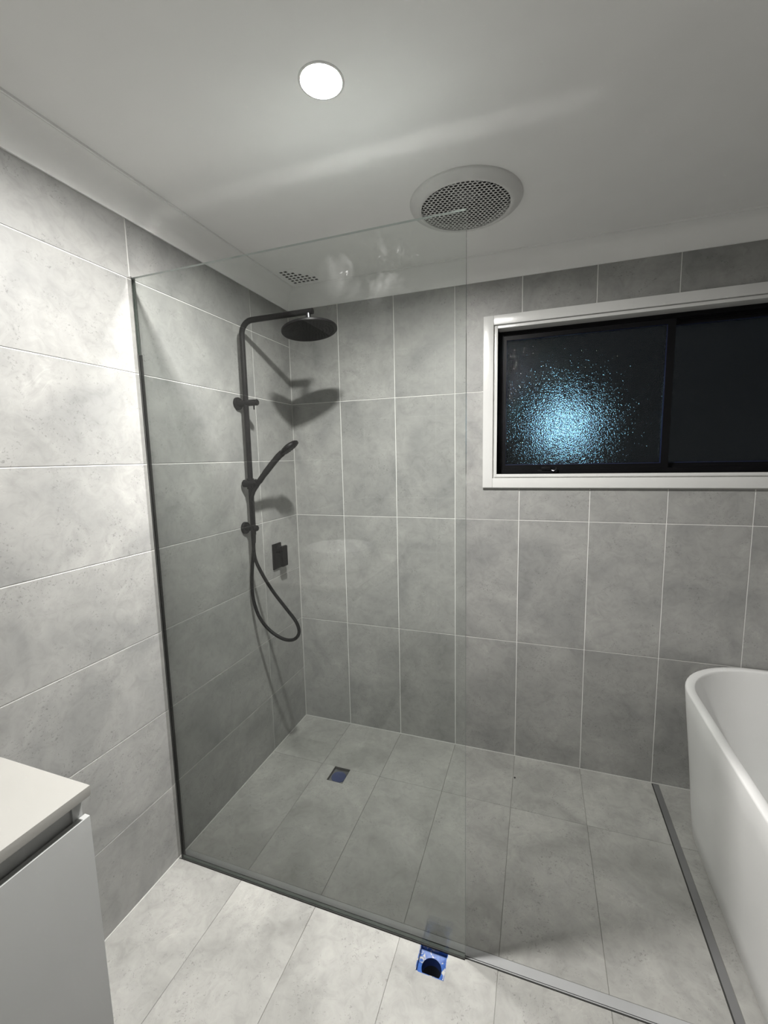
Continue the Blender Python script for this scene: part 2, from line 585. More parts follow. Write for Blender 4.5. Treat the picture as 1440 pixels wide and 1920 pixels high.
# ------------------------------------------------------------------ setting: floor
D1 = (0.355, 0.437, -0.440, -0.3445)        # open floor waste inside the shower
D2 = (0.955, 1.041, -1.056, -0.9788)        # open floor waste outside the screen
SX = (1.788, 1.816)                         # metal strip beside the bath
us = sorted([-0.14, D1[0], D1[1], D2[0], D2[1], XR + 0.14])
vs = sorted([YR - 0.14, D2[2], D2[3], D1[2], D1[3], 0.14])
def fkeep(i, j):
    cu, cv = (us[i] + us[i + 1]) / 2, (vs[j] + vs[j + 1]) / 2
    return not any(d[0] < cu < d[1] and d[2] < cv < d[3] for d in (D1, D2))
bm = bmesh.new()
slab_cells(bm, us, vs, fkeep, -0.10, -BED, lambda u, v, h: (u, v, h))
fl = tag(from_bm('floor', bm, M['grout_floor']), kind='structure')
GW, G = G, 0.0012
fx = [0.0] + [X1 + 0.3 * k for k in range(5)] + [SX[0]]
tile_field('floor', (0, 0, 0), fx, [-0.9415, -0.344, 0.0], M['floor_tile'], fl, hole=D1)
fx2 = [0.0] + [X1 + 0.3 * k for k in range(5)] + [SX[0]]
tile_field('floor', (0, 0, 0), fx2, [YR, -2.778, -2.178, -1.578, -0.9785], M['floor_tile'], fl, hole=D2)
tile_field('floor', (0, 0, 0), [SX[1], X1 + 1.8, X1 + 2.1, XR], [YR, -2.744, -2.144, -1.544, -0.944, -0.344, 0.0], M['floor_tile'], fl)
boxes('tile', M['floor_tile'], fl, (SX[0] + 0.001, SX[1] - 0.001, YR, -0.9785, -BED, 0.0))
G = GW

# silicone beads in the internal corners
def bead(name, pts):
    bm = bmesh.new()
    tube(bm, pts, 0.0026, 8)
    return tag(from_bm(name, bm, M['silicone'], None, True), kind='structure')
bead('trim_1', [(0.001, -0.001, 0), (0.001, -0.001, ZT)])
bead('trim_2', [(0.0, -0.0015, 0.0005), (1.96, -0.0015, 0.0005)])
bead('trim_3', [(0.0015, 0.0, 0.0005), (0.0015, -1.62, 0.0005)])
bead('trim_4', [(0.0, GY, 2.100), (0.0, GY, ZT)])

# ------------------------------------------------------------------ setting: ceiling and coved cornice
FAN = (1.0150, -0.5100)
VX = [0.124 + 0.0232 * k for k in range(6)]
VY = [-0.250 + 0.0256 * k for k in range(6)]
VENT = (0.106, 0.257, -0.270, -0.102)
bm = bmesh.new()
def ring_edges(pts):
    vv = [bm.verts.new((x, y, ZC)) for x, y in pts]
    return [bm.edges.new((vv[k], vv[(k + 1) % len(vv)])) for k in range(len(vv))]
ed = ring_edges([(-0.14, YR - 0.14), (XR + 0.14, YR - 0.14), (XR + 0.14, 0.14), (-0.14, 0.14)])
ed += ring_edges([(FAN[0] + 0.150 * math.cos(2 * PI * k / 64), FAN[1] + 0.150 * math.sin(2 * PI * k / 64)) for k in range(64)])
ed += ring_edges([(0.780 + 0.0502 * math.cos(2 * PI * k / 48), -1.113 + 0.0502 * math.sin(2 * PI * k / 48)) for k in range(48)])
ed += ring_edges([(VENT[0] + 0.006, VENT[2] + 0.006), (VENT[1] - 0.006, VENT[2] + 0.006), (VENT[1] - 0.006, VENT[3] - 0.006), (VENT[0] + 0.006, VENT[3] - 0.006)])
bmesh.ops.triangle_fill(bm, use_beauty=True, use_dissolve=False, edges=ed, normal=(0, 0, -1))
r = bmesh.ops.extrude_face_region(bm, geom=list(bm.faces))
for v in [g for g in r['geom'] if isinstance(g, bmesh.types.BMVert)]:
    v.co.z += 0.012
ce = tag(from_bm('ceiling', bm, M['ceiling']), kind='structure')

def cornice(name, a, b, inward, back=0.0):
    """coved plaster cornice, mitred at both ends; profile is (distance from wall, height)"""
    prof = [(-0.004, ZT), (0.006, ZT), (0.006, ZT + 0.005)]
    for k in range(0, 11):
        t = k / 10 * PI / 2
        prof.append((0.006 + 0.078 * (1 - math.cos(t)), ZT + 0.005 + 0.070 * math.sin(t)))
    prof += [(0.084, ZC - 0.006), (0.090, ZC - 0.006), (0.090, ZC + 0.004), (-0.004, ZC + 0.004)]
    a, b, n = Vector(a), Vector(b), Vector(inward)
    d = (b - a).normalized()
    bm = bmesh.new()
    ra = [bm.verts.new((a.x + n.x * t + d.x * t, a.y + n.y * t + d.y * t, z)) for t, z in prof]
    rb = [bm.verts.new((b.x + n.x * t - d.x * t, b.y + n.y * t - d.y * t, z)) for t, z in prof]
    for k in range(len(prof)):
        q = (k + 1) % len(prof)
        bm.faces.new((ra[k], ra[q], rb[q], rb[k]))
    return tag(from_bm(name, bm, M['cornice'], None, True, 30), kind='structure')
cornice('trim_5', (0, YR), (0, 0), (1, 0))
cornice('trim_6', (0, 0), (XR, 0), (0, -1))
cornice('trim_7', (XR, 0), (XR, YR), (-1, 0))
cornice('trim_8', (XR, YR), (0, YR), (0, 1))

# ------------------------------------------------------------------ setting: window
wn = tag(empty('window_1', ((ARC[0] + ARC[1]) / 2, 0, ARC[2])), kind='structure')
def wpart(name, m, *bs, bev=0.0, parent=None):
    o = boxes(name, m, None, *bs, bev=bev)
    p = parent or wn
    o.parent = p
    bpy.context.view_layer.update()
    o.matrix_parent_inverse = p.matrix_world.inverted()
    return o
def frame_bars(x0, x1, z0, z1, wd, y0, y1):
    return ((x0, x0 + wd, y0, y1, z0, z1), (x1 - wd, x1, y0, y1, z0, z1),
            (x0 + wd, x1 - wd, y0, y1, z1 - wd, z1), (x0 + wd, x1 - wd, y0, y1, z0, z0 + wd))
AW = 0.045
for x0, x1, z0, z1 in ((ARC[0], ARC[0] + AW, ARC[2], ARC[3]), (ARC[1] - AW, ARC[1], ARC[2], ARC[3]),
                       (ARC[0] + AW, ARC[1] - AW, ARC[3] - AW + 0.004, ARC[3]), (ARC[0] + AW, ARC[1] - AW, ARC[2], ARC[2] + AW)):
    wpart('architrave', M['gloss_white'], (x0, x1, -0.016, 0.004, z0, z1), bev=0.003)
for b in frame_bars(WIN[0] - 0.013, WIN[1] + 0.013, WIN[2] - 0.013, WIN[3] + 0.011, 0.013, -0.006, 0.072):
    wpart('reveal_lining', M['gloss_white'], b, bev=0.0015)
wpart('sill_bead', M['silicone'], (ARC[0], ARC[1], -0.008, 0.0, ARC[2] - 0.005, ARC[2]))
# outer black frame
for b in frame_bars(WIN[0], WIN[1], WIN[2], WIN[3], 0.020, 0.062, 0.150):
    wpart('outer_frame', M['black_alu'], b)
wpart('frame_track', M['black_alu'], (WIN[0] + 0.02, WIN[1] - 0.02, 0.094, 0.100, WIN[2] + 0.02, WIN[2] + 0.030),
      (WIN[0] + 0.02, WIN[1] - 0.02, 0.094, 0.100, WIN[3] - 0.030, WIN[3] - 0.02))
MX = 1.785
def sash(x0, x1, y0, wd, pane_y):
    s = wpart('sash', M['black_alu'], *frame_bars(x0, x1, WIN[2] + 0.012, WIN[3] - 0.012, wd, y0, y0 + 0.026))
    wpart('pane', M['obscure'], (x0 + wd - 0.004, x1 - wd + 0.004, pane_y, pane_y + 0.005, WIN[2] + 0.008 + wd, WIN[3] - 0.008 - wd), parent=s)
    g = frame_bars(x0 + wd, x1 - wd, WIN[2] + 0.012 + wd, WIN[3] - 0.012 - wd, 0.0022, pane_y - 0.004, pane_y)
    wpart('blue_edge_strip', M['blue_edge'], *g, parent=s)  # thin dark blue line around each pane
    return s
s1 = sash(WIN[0] + 0.006, MX + 0.012, 0.068, 0.028, 0.080)
s2 = sash(MX - 0.012, WIN[1] - 0.006, 0.102, 0.028, 0.114)
# sash catch on the bottom rail
bm = bmesh.new()
cx, cz = 1.305, WIN[2] + 0.004
box(bm, cx - 0.040, cx + 0.030, 0.045, 0.068, cz - 0.004, cz + 0.012, 0.003)
box(bm, cx - 0.022, cx + 0.020, 0.040, 0.066, cz + 0.010, cz + 0.026, 0.005)
lathe(bm, [(0, 0), (0.010, 0), (0.010, 0.020), (0, 0.020)], (cx - 0.004, 0.042, cz + 0.020), (0, 1, 0), 16)
c = from_bm('sash_catch', bm, M['black_alu'], None, True)
c.parent = wn; c.matrix_parent_inverse = wn.matrix_world.inverted()
bm = bmesh.new()
tube(bm, spline([(cx + 0.018, 0.050, cz + 0.012), (cx + 0.032, 0.046, cz + 0.007), (cx + 0.042, 0.044, cz + 0.014), (cx + 0.042, 0.044, cz + 0.024)], 5), [0.0035] * 16, 8)
c2 = from_bm('catch_lever', bm, M['dark_chrome'], c, True)
c2.matrix_parent_inverse = wn.matrix_world.inverted() @ wn.matrix_world
c2.matrix_parent_inverse = Matrix.Identity(4)

# ------------------------------------------------------------------ shower screen
sc = tag(empty('shower_screen', (0, GY, 0)), 'tall frameless clear glass shower screen fixed to the left tiled wall', 'shower screen')
GT, GX0, GX1, GZ0, GZ1 = 0.010, 0.006, 1.091, 0.006, 2.099
pane = boxes('glass_panel', M['glass'], sc, (GX0, GX1, -GT / 2, GT / 2, GZ0, GZ1))
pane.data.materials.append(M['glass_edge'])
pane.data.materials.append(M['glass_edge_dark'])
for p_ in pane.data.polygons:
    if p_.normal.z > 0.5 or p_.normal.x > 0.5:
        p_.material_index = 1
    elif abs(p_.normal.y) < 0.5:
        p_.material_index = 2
sm = boxes('wipe_marks', M['smear'], sc, (-0.20, 0.20, -0.0001, 0.0001, -0.10, 0.10))
sm.location = (0.875, -GT / 2 - 0.0004, 1.996)
boxes('wall_channel', M['chrome'], sc, (0.0, 0.016, -0.0085, -GT / 2 - 0.0005, 0.004, 2.102), (0.0, 0.016, GT / 2 + 0.0005, 0.0085, 0.004, 2.102), (0.0, 0.004, -GT / 2, GT / 2, 0.004, 2.102))
boxes('wall_dark_strip', M['dark_gap'], sc, (0.004, 0.0185, GT / 2 + 0.0004, GT / 2 + 0.004, 0.004, 1.86), (0.016, 0.0185, -GT / 2 - 0.003, -GT / 2 - 0.0004, 0.004, 1.86))  # dark strips along the channel, stopping short of its top
boxes('floor_seal', M['dark_gap'], sc, (0.016, GX1, -GT / 2 - 0.0030, -GT / 2 - 0.0003, 0.0, 0.005), (0.016, GX1, GT / 2 + 0.0003, GT / 2 + 0.003, 0.0, 0.006))

# metal trims set in the floor
et = tag(empty('shower_edge_trim', (0, -0.957, 0)), 'flat silver metal trim set in the floor along the shower screen line', 'floor trim')
boxes('flange', M['alu_dull'], et, (0.002, SX[0] - 0.002, -0.0135, 0.0145, -0.0018, 0.0006))
boxes('upstand', M['alu_dull'], et, (0.002, SX[0] - 0.002, -0.0195, -0.0168, -0.0018, 0.0022))
boxes('joint_filler', M['dark_gap'], et, (0.002, SX[0] - 0.002, -0.0166, -0.0137, -0.0018, -0.0002), (0.002, SX[0] - 0.002, -0.0215, -0.0197, -0.0018, 0.0004))
ft = tag(empty('bath_side_trim', ((SX[0] + SX[1]) / 2, 0, 0)), 'narrow grey metal floor strip running from back wall beside the bath', 'floor trim')
boxes('flange', M['alu_dark'], ft, (-0.0105, 0.0125, -0.9785, -0.006, -0.0018, 0.0012))
boxes('joint_filler', M['dark_gap'], ft, (-0.0140, -0.0107, -0.9785, -0.006, -0.0018, 0.0002))

# ------------------------------------------------------------------ open floor wastes
def waste(D, depth, label, capped):
    cx, cy = (D[0] + D[1]) / 2, (D[2] + D[3]) / 2
    e = tag(empty('floor_waste', (cx, cy, -depth)), label, 'floor drain', 'unfinished floor wastes')
    hx, hy = (D[1] - D[0]) / 2, (D[3] - D[2]) / 2
    R = 0.030 if not capped else 0.036
    bm = bmesh.new()
    n = 40
    cyy = 0.0 if capped else -0.006
    inner = [bm.verts.new((R * math.cos(2 * PI * k / n), cyy + R * math.sin(2 * PI * k / n), 0)) for k in range(n)]
    outer = []
    for k in range(n):
        c, s = math.cos(2 * PI * k / n), math.sin(2 * PI * k / n)
        t = min(hx / abs(c) if abs(c) > 1e-6 else 9, hy / abs(s) if abs(s) > 1e-6 else 9)
        outer.append(bm.verts.new((c * t, s * t, 0.006 if not capped else 0.001)))
    for k in range(n):
        q = (k + 1) % n
        bm.faces.new((outer[k], outer[q], inner[q], inner[k]))
    from_bm('membrane', bm, M['membrane'] if not capped else M['mortar'], e, True)
    wm = M['membrane'] if not capped else M['dark_gap']
    hz = depth - 0.0004
    boxes('collar', wm, e, (-hx, -hx + 0.002, -hy, hy, 0, hz), (hx - 0.002, hx, -hy, hy, 0, hz),
          (-hx, hx, -hy, -hy + 0.002, 0, hz), (-hx, hx, hy - 0.002, hy, 0, hz))
    bm = bmesh.new()
    if capped:
        lathe(bm, [(0, 0.001), (0.028, 0.001), (0.034, 0.004), (0.036, 0.0), (0.036, -0.010)], (0, 0, 0), (0, 0, 1), 40)
        from_bm('cap', bm, M['blue_cap'], e, True)
    else:
        lathe(bm, [(R, 0.0), (R - 0.001, -0.026)], (0, cyy, 0), (0, 0, 1), 40)
        from_bm('pipe_lip', bm, M['pipe_blue'], e, True)
        bm = bmesh.new()
        lathe(bm, [(R - 0.001, -0.026), (R - 0.003, -0.06), (0, -0.062)], (0, cyy, 0), (0, 0, 1), 40)
        from_bm('pipe', bm, M['pipe_dark'], e, True)
    return e
waste(D1, 0.014, 'square open floor waste with dark blue cap inside the shower', True)
waste(D2, 0.020, 'square open floor waste with torn blue lining outside the glass screen', False)

# ------------------------------------------------------------------ overhead shower on its rail
RY, RX = -0.466, 0.047
ss = tag(empty('shower_rail', (RX, RY, 1.165)), 'matte black shower rail with overhead arm on left tiled wall', 'shower')
def spart(name, bm, m, parent=ss, smooth=True, angle=40):
    o = from_bm(name, bm, m, None, smooth, angle)
    for v in o.data.vertices:
        v.co -= Vector((RX, RY, 1.165))
    o.parent = parent
    return o
bm = bmesh.new()
ZA = 2.100
path = [(RX, RY, 1.168), (RX, RY, ZA - 0.055)]
for k in range(1, 11):
    t = k / 10 * PI / 2
    path.append((RX + 0.055 * (1 - math.cos(t)), RY, ZA - 0.055 + 0.055 * math.sin(t)))
path += [(0.30, RY, ZA)]
tube(bm, path + [(0.394, RY, ZA)], 0.0118, 24)
spart('riser_pipe', bm, M['matte_black'])
for z, nub in ((1.756, True), (1.198, False)):
    bm = bmesh.new()
    lathe(bm, [(0, 0.0), (0.0275, 0.0), (0.0275, 0.010), (0.0262, 0.012), (0.0115, 0.012), (0.0115, 0.020)], (0, RY, z), (1, 0, 0), 32)
    ex = 0.108 if nub else 0.070
    lathe(bm, [(0.0, 0.004), (0.0135, 0.004), (0.0135, ex - 0.003), (0.0115, ex), (0, ex)], (0, RY, z), (1, 0, 0), 28)
    br = spart('wall_bracket', bm, M['matte_black'])
    if nub:
        bm = bmesh.new()
        tube(bm, [(0.088, RY, z - 0.010), (0.088, RY, z - 0.030)], 0.0032, 10)
        spart('diverter_pin', bm, M['matte_black'], br)
# slider with hand-shower cradle
bm = bmesh.new()
zs = 1.402
lathe(bm, [(0, -0.038), (0.010, -0.0375), (0.0172, -0.030), (0.0172, 0.038), (0.012, 0.044), (0, 0.045)], (RX, RY - 0.004, zs), (1, 0.05, 0), 24)
tube(bm, [(RX, RY, zs - 0.025), (RX, RY, zs + 0.022)], 0.0165, 20)
tube(bm, [(0.070, RY - 0.004, zs - 0.016), (0.088, RY - 0.002, zs + 0.012)], [0.0135, 0.0155], 20)
spart('slider', bm, M['matte_black'])
# rain head
hx = 0.374
bm = bmesh.new()
lathe(bm, [(0, 0.004), (0.010, 0.004), (0.010, -0.012), (0.0125, -0.014), (0.0125, -0.034), (0.009, -0.046), (0, -0.046)], (hx, RY, ZA - 0.008), (0, 0, 1), 24)
spart('swivel_joint', bm, M['dark_chrome'])
bm = bmesh.new()
zt = ZA - 0.051
HN = Vector((-0.120, 0.050, 1.0)).normalized()     # the head hangs slightly off level
ha1, hb1 = frame_for(HN)
lathe(bm, [(0, 0.0), (0.016, 0.0), (0.030, -0.003), (0.080, -0.010), (0.1105, -0.015), (0.1135, -0.018), (0.1135, -0.0245), (0.1115, -0.027), (0.106, -0.0275), (0, -0.0275)], (hx, RY, zt), HN, 64)
rh = spart('rain_head', bm, M['matte_black'], ss, True, 30)
bm = bmesh.new()
for i in range(1, 8):
    n = max(6, 6 * i)
    for k in range(n):
        a = 2 * PI * (k + 0.5 * (i % 2)) / n
        lathe(bm, [(0.0022, 0), (0.0016, -0.0022), (0, -0.0022)], Vector((hx, RY, zt)) - HN * 0.0275 + 0.0138 * i * (ha1 * math.cos(a) + hb1 * math.sin(a)), HN, 6)
spart('nozzles', bm, M['black_rubber'], rh)

# hand shower in the cradle, with its hose
hb = Vector((0.083, -0.4695, 1.396))
hs = tag(empty('hand_shower', hb), 'matte black hand shower with looping hose, resting in the rail slider', 'hand shower')
def hpart(name, bm, m, parent=hs, angle=40):
    o = from_bm(name, bm, m, None, True, angle)
    for v in o.data.vertices:
        v.co -= hb
    o.parent = parent
    return o
hd = Vector((0.839, 0.544, 0))
def hp(d, z):
    return hb + hd * d + Vector((0, 0, z))
bm = bmesh.new()
tube(bm, spline([hp(-0.006, -0.012), hp(0.022, 0.030), hp(0.060, 0.078), hp(0.096, 0.120), hp(0.118, 0.140)], 6),
     [0.0100] * 4 + [0.0128] * 5 + [0.0140] * 8 + [0.0145] * 5 + [0.0150] * 3, 20)
hpart('handle', bm, M['matte_black'])
# spray head: a shallow dished disc, its axis leaning outwards
el = math.radians(36)
ha = (hd * math.cos(el) + Vector((0, 0, 1)) * math.sin(el)).normalized()
hn = (hd * math.sin(el) - Vector((0, 0, 1)) * math.cos(el)).normalized()
tw = ha.cross(hn).normalized()
if tw.dot(Vector((0.525, -0.85, 0))) < 0:
    tw = -tw
hn = (hn * math.cos(math.radians(9)) + tw * math.sin(math.radians(9))).normalized()
hc = hp(0.118, 0.142) + ha * 0.036
bm = bmesh.new()
lathe(bm, [(0, -0.015), (0.020, -0.0145), (0.040, -0.009), (0.0485, -0.002), (0.0495, 0.004), (0.0475, 0.009), (0.044, 0.0105), (0.0, 0.0105)], hc, hn, 44)
sh = hpart('spray_head', bm, M['matte_black'], hs, 35)
bm = bmesh.new()
lathe(bm, [(0.043, 0.0106), (0.041, 0.0118), (0.0, 0.0120)], hc, hn, 36)
a1, b1 = frame_for(hn)
for i, rr_ in ((1, 0.012), (2, 0.023), (3, 0.034)):
    for k in range(6 * i):
        t = 2 * PI * k / (6 * i)
        lathe(bm, [(0.0024, 0.0), (0.0018, 0.0022), (0, 0.0022)], hc + hn * 0.0118 + a1 * rr_ * math.cos(t) + b1 * rr_ * math.sin(t), hn, 6)
hpart('spray_plate', bm, M['black_rubber'], sh)
bm = bmesh.new()
tube(bm, [hp(-0.004, -0.010), hp(-0.018, -0.034)], [0.0088, 0.0075], 16)
hpart('hose_nut', bm, M['matte_black'])
bm = bmesh.new()
tube(bm, [(RX, RY, 1.172), (RX - 0.001, RY, 1.130)], [0.0105, 0.0088], 16)
hpart('hose_nut', bm, M['matte_black'])
hose = spline([hp(-0.016, -0.032), (0.062, -0.482, 1.335), (0.058, -0.484, 1.25), (0.055, -0.484, 1.15), (0.058, -0.480, 1.06),
               (0.085, -0.470, 0.985), (0.130, -0.460, 0.905), (0.185, -0.450, 0.830), (0.235, -0.445, 0.765), (0.248, -0.446, 0.715),
               (0.222, -0.452, 0.682), (0.170, -0.460, 0.682), (0.105, -0.466, 0.718), (0.055, -0.468, 0.775), (0.028, -0.468, 0.850),
               (0.022, -0.467, 0.930), (0.030, -0.466, 1.02), (0.040, -0.466, 1.09), (RX - 0.001, RY, 1.140)], 9)
bm = bmesh.new()
tube(bm, hose, 0.0078, 14)
hpart('hose', bm, M['matte_black'])

# mixer plate
mx = tag(empty('shower_mixer', (0, -0.222, 1.012)), 'matte black rectangular wall mixer with lever handle below the shower rail', 'mixer tap')
boxes('wall_plate', M['matte_black'], mx, (0.0, 0.008, -0.038, 0.038, -0.066, 0.066), bev=0.003)
bm = bmesh.new()
lathe(bm, [(0, 0.006), (0.021, 0.006), (0.021, 0.040), (0, 0.040)], (0, 0.006, 0.032), (1, 0, 0), 32)
from_bm('cartridge', bm, M['matte_black'], mx, True)
boxes('lever', M['matte_black'], mx, (0.034, 0.050, -0.018, 0.030, -0.052, 0.054), bev=0.006, seg=3)

# ------------------------------------------------------------------ ceiling fittings
dl = tag(empty('downlight', (0.780, -1.113, ZC)), 'round recessed downlight glowing white in the ceiling', 'ceiling light')
bm = bmesh.new()
lathe(bm, [(0.0455, 0.010), (0.0500, 0.010), (0.0500, 0.0), (0.0530, 0.0), (0.0530, -0.0010), (0.0515, -0.0020), (0.0475, -0.0020), (0.0460, 0.0)], (0, 0, 0), (0, 0, 1), 64, close=True)
from_bm('trim_ring', bm, M['white_plastic'], dl, True)
bm = bmesh.new()
lathe(bm, [(0.0450, 0.0062), (0, 0.0060)], (0, 0, 0), (0, 0, 1), 28)
from_bm('diffuser', bm, M['led'], dl, True)

fan = tag(empty('exhaust_fan', (FAN[0], FAN[1], ZC)), 'large round white ceiling exhaust fan with perforated grille', 'exhaust fan')
bm = bmesh.new()
lathe(bm, [(0.1885, 0.0), (0.1885, -0.004), (0.186, -0.008), (0.176, -0.015), (0.163, -0.021), (0.155, -0.0235), (0.1495, -0.0215), (0.1485, -0.016), (0.1485, 0.0)], (0, 0, 0), (0, 0, 1), 96)
from_bm('bezel', bm, M['white_plastic'], fan, True, 50)
bm = bmesh.new()
P_, RO = 0.0148, 0.1492
zg0, zg1 = -0.0195, -0.0175
def hexring(cx, cy):
    Rh = P_ / math.sqrt(3)
    Ri = Rh * 0.77
    def clip(x, y):
        r = math.hypot(x, y)
        return (x, y) if r <= RO else (x * RO / r, y * RO / r)
    o, i, i2 = [], [], []
    for k in range(6):
        a = PI / 6 + k * PI / 3
        x, y = clip(cx + Rh * math.cos(a), cy + Rh * math.sin(a))
        o.append(bm.verts.new((x, y, zg0)))
        x, y = clip(cx + Ri * math.cos(a), cy + Ri * math.sin(a))
        i.append(bm.verts.new((x, y, zg0)))
        i2.append(bm.verts.new((x, y, zg1)))
    for k in range(6):
        q = (k + 1) % 6
        bm.faces.new((o[k], o[q], i[q], i[k]))
        bm.faces.new((i[k], i[q], i2[q], i2[k]))
rows = int(RO / (P_ * math.sqrt(3) / 2)) + 1
for j in range(-rows, rows + 1):
    for i in range(-14, 15):
        x, y = P_ * (i + 0.5 * (j % 2)), j * P_ * math.sqrt(3) / 2
        if math.hypot(x, y) < RO - 0.002:
            hexring(x, y)
g = from_bm('grille', bm, M['white_plastic'], fan)
g.rotation_euler = (0, 0, math.radians(9))
bm = bmesh.new()
lathe(bm, [(0.149, -0.001), (0.149, 0.13), (0, 0.13)], (0, 0, 0), (0, 0, 1), 64)
from_bm('housing', bm, M['duct'], fan, True)
bm = bmesh.new()
lathe(bm, [(0, 0.012), (0.036, 0.014), (0.042, 0.022), (0.042, 0.09), (0, 0.09)], (0, 0, 0), (0, 0, 1), 32)
from_bm('fan_hub', bm, M['impeller'], fan, True)
bl = None
for k in range(6):
    if bl is None:
        bm = bmesh.new()
        pr = []
        for r_, wd, tilt in ((0.040, 0.030, 0.7), (0.085, 0.045, 0.55), (0.132, 0.056, 0.4)):
            pr.append([bm.verts.new((r_, s * wd * math.cos(tilt), 0.045 + s * wd * math.sin(tilt) * 0.6)) for s in (-0.5, 0.5)])
        for p0, p1 in zip(pr, pr[1:]):
            bm.faces.new((p0[0], p0[1], p1[1], p1[0]))
        r = bmesh.ops.solidify(bm, geom=list(bm.faces), thickness=0.002)
        bl = from_bm('fan_blade', bm, M['impeller'], fan)
    else:
        c = bl.copy(); col.objects.link(c); c.parent = fan
        c.rotation_euler = (0, 0, k * PI / 3)

vt = tag(empty('ceiling_vent', ((VENT[0] + VENT[1]) / 2, (VENT[2] + VENT[3]) / 2, ZC)), 'small white square ceiling vent with square perforations near the corner', 'vent')
hw = 0.0082
us = [VENT[0]] + [v for x in VX for v in (x - hw, x + hw)] + [VENT[1]]
vs = [VENT[2]] + [v for y in VY for v in (y - hw, y + hw)] + [VENT[3]]
def vkeep(i, j):
    if i % 2 == 1 and j % 2 == 1:
        a, b = (i - 1) // 2, (j - 1) // 2
        return not (a <= b + 1)            # the far corner of the pattern is blind
    return True
bm = bmesh.new()
slab_cells(bm, us, vs, vkeep, -0.0004, 0.0016, lambda u, v, h: (u - (VENT[0] + VENT[1]) / 2, v - (VENT[2] + VENT[3]) / 2, h))
from_bm('perforated_plate', bm, M['ceiling'], vt)
hx_, hy_ = (VENT[1] - VENT[0]) / 2 - 0.0065, (VENT[3] - VENT[2]) / 2 - 0.0065
boxes('duct', M['duct'], vt, (-hx_, -hx_ + 0.003, -hy_, hy_, 0.0002, 0.08), (hx_ - 0.003, hx_, -hy_, hy_, 0.0002, 0.08), (-hx_, hx_, -hy_, -hy_ + 0.003, 0.0002, 0.08),
      (-hx_, hx_, hy_ - 0.003, hy_, 0.0002, 0.08), (-hx_, hx_, -hy_, hy_, 0.08, 0.083))

# ------------------------------------------------------------------ bath
bt = tag(empty('bathtub', (2.195, -0.78, 0)), 'white freestanding bathtub with thin rolled rim under the window', 'bathtub')
BX, BY = 0.375, 0.770       # half width, half length
def plan(inset, rad, n=16):
    """rounded rectangle with slightly bowed sides"""
    ax, ay = BX - inset, BY - inset
    r = min(rad, ax - 0.01)
    pts = []
    for q, (sx, sy) in enumerate(((1, 1), (-1, 1), (-1, -1), (1, -1))):
        for k in range(n + 1):
            a = q * PI / 2 + k / n * PI / 2
            pts.append((sx * (ax - r) + r * math.cos(a), sy * (ay - r) + r * math.sin(a)))
    out = []
    for i in range(len(pts)):
        p, q = pts[i], pts[(i + 1) % len(pts)]
        out.append(p)
        L = math.hypot(p[0] - q[0], p[1] - q[1])
        if L > 0.08:
            m_ = int(L / 0.05)
            for k in range(1, m_):
                t = k / m_
                out.append((p[0] + (q[0] - p[0]) * t, p[1] + (q[1] - p[1]) * t))
    return out
NP = None
rings = []
prof = [(0.002, 0.056, 0.25), (0.012, 0.050, 0.255), (0.10, 0.042, 0.26), (0.30, 0.026, 0.27), (0.50, 0.008, 0.28), (0.598, 0.0, 0.285), (0.603, 0.0015, 0.285), (0.605, 0.0040, 0.284),
        (0.605, 0.0270, 0.270), (0.603, 0.0295, 0.268), (0.596, 0.0310, 0.266), (0.50, 0.044, 0.26), (0.34, 0.070, 0.25), (0.22, 0.098, 0.24), (0.165, 0.128, 0.22), (0.140, 0.170, 0.19), (0.130, 0.24, 0.12)]
# one topology for every ring: sample each plan at the same angles-by-index
def resample(pts, n):
    d = [0.0]
    for i in range(len(pts)):
        p, q = pts[i], pts[(i + 1) % len(pts)]
        d.append(d[-1] + math.hypot(p[0] - q[0], p[1] - q[1]))
    return d
def plan_fixed(inset, rad):
    ax, ay = BX - inset, BY - inset
    r = max(0.02, min(rad, ax - 0.01))
    pts = []
    n, ns, nl = 14, 4, 14
    corners = ((1, 1), (-1, 1), (-1, -1), (1, -1))
    for q, (sx, sy) in enumerate(corners):
        arc = [(sx * (ax - r) + r * math.cos(q * PI / 2 + k / n * PI / 2), sy * (ay - r) + r * math.sin(q * PI / 2 + k / n * PI / 2)) for k in range(n + 1)]
        pts += arc
        nsx, nsy = corners[(q + 1) % 4]
        a0 = (q + 1) * PI / 2
        nx_ = (nsx * (ax - r) + r * math.cos(a0), nsy * (ay - r) + r * math.sin(a0))
        m_ = ns if q % 2 == 0 else nl
        for k in range(1, m_):
            t = k / m_
            pts.append((arc[-1][0] + (nx_[0] - arc[-1][0]) * t, arc[-1][1] + (nx_[1] - arc[-1][1]) * t))
    # bow of the long sides
    return [(x + math.copysign(0.010 * (1 - (y / BY) ** 2), x) * min(1, abs(x) / ax) - math.copysign(0.010, x) * min(1, abs(x) / ax) * 0.3, y) for x, y in pts]
bm = bmesh.new()
for z, ins, rad in prof:
    rings.append([bm.verts.new((x, y, z)) for x, y in plan_fixed(ins, rad)])
for r0, r1 in zip(rings, rings[1:]):
    n = len(r0)
    for k in range(n):
        q = (k + 1) % n
        bm.faces.new((r0[k], r0[q], r1[q], r1[k]))
bm.faces.new(rings[-1])
bm.faces.new(rings[0][::-1])
from_bm('tub_shell', bm, M['acrylic'], bt, True, 60)
bm = bmesh.new()
lathe(bm, [(0, 0.134), (0.020, 0.134), (0.032, 0.133), (0.034, 0.1305)], (0, 0, 0), (0, 0, 1), 32)
from_bm('waste_plug', bm, M['matte_black'], bt, True)
bm = bmesh.new()
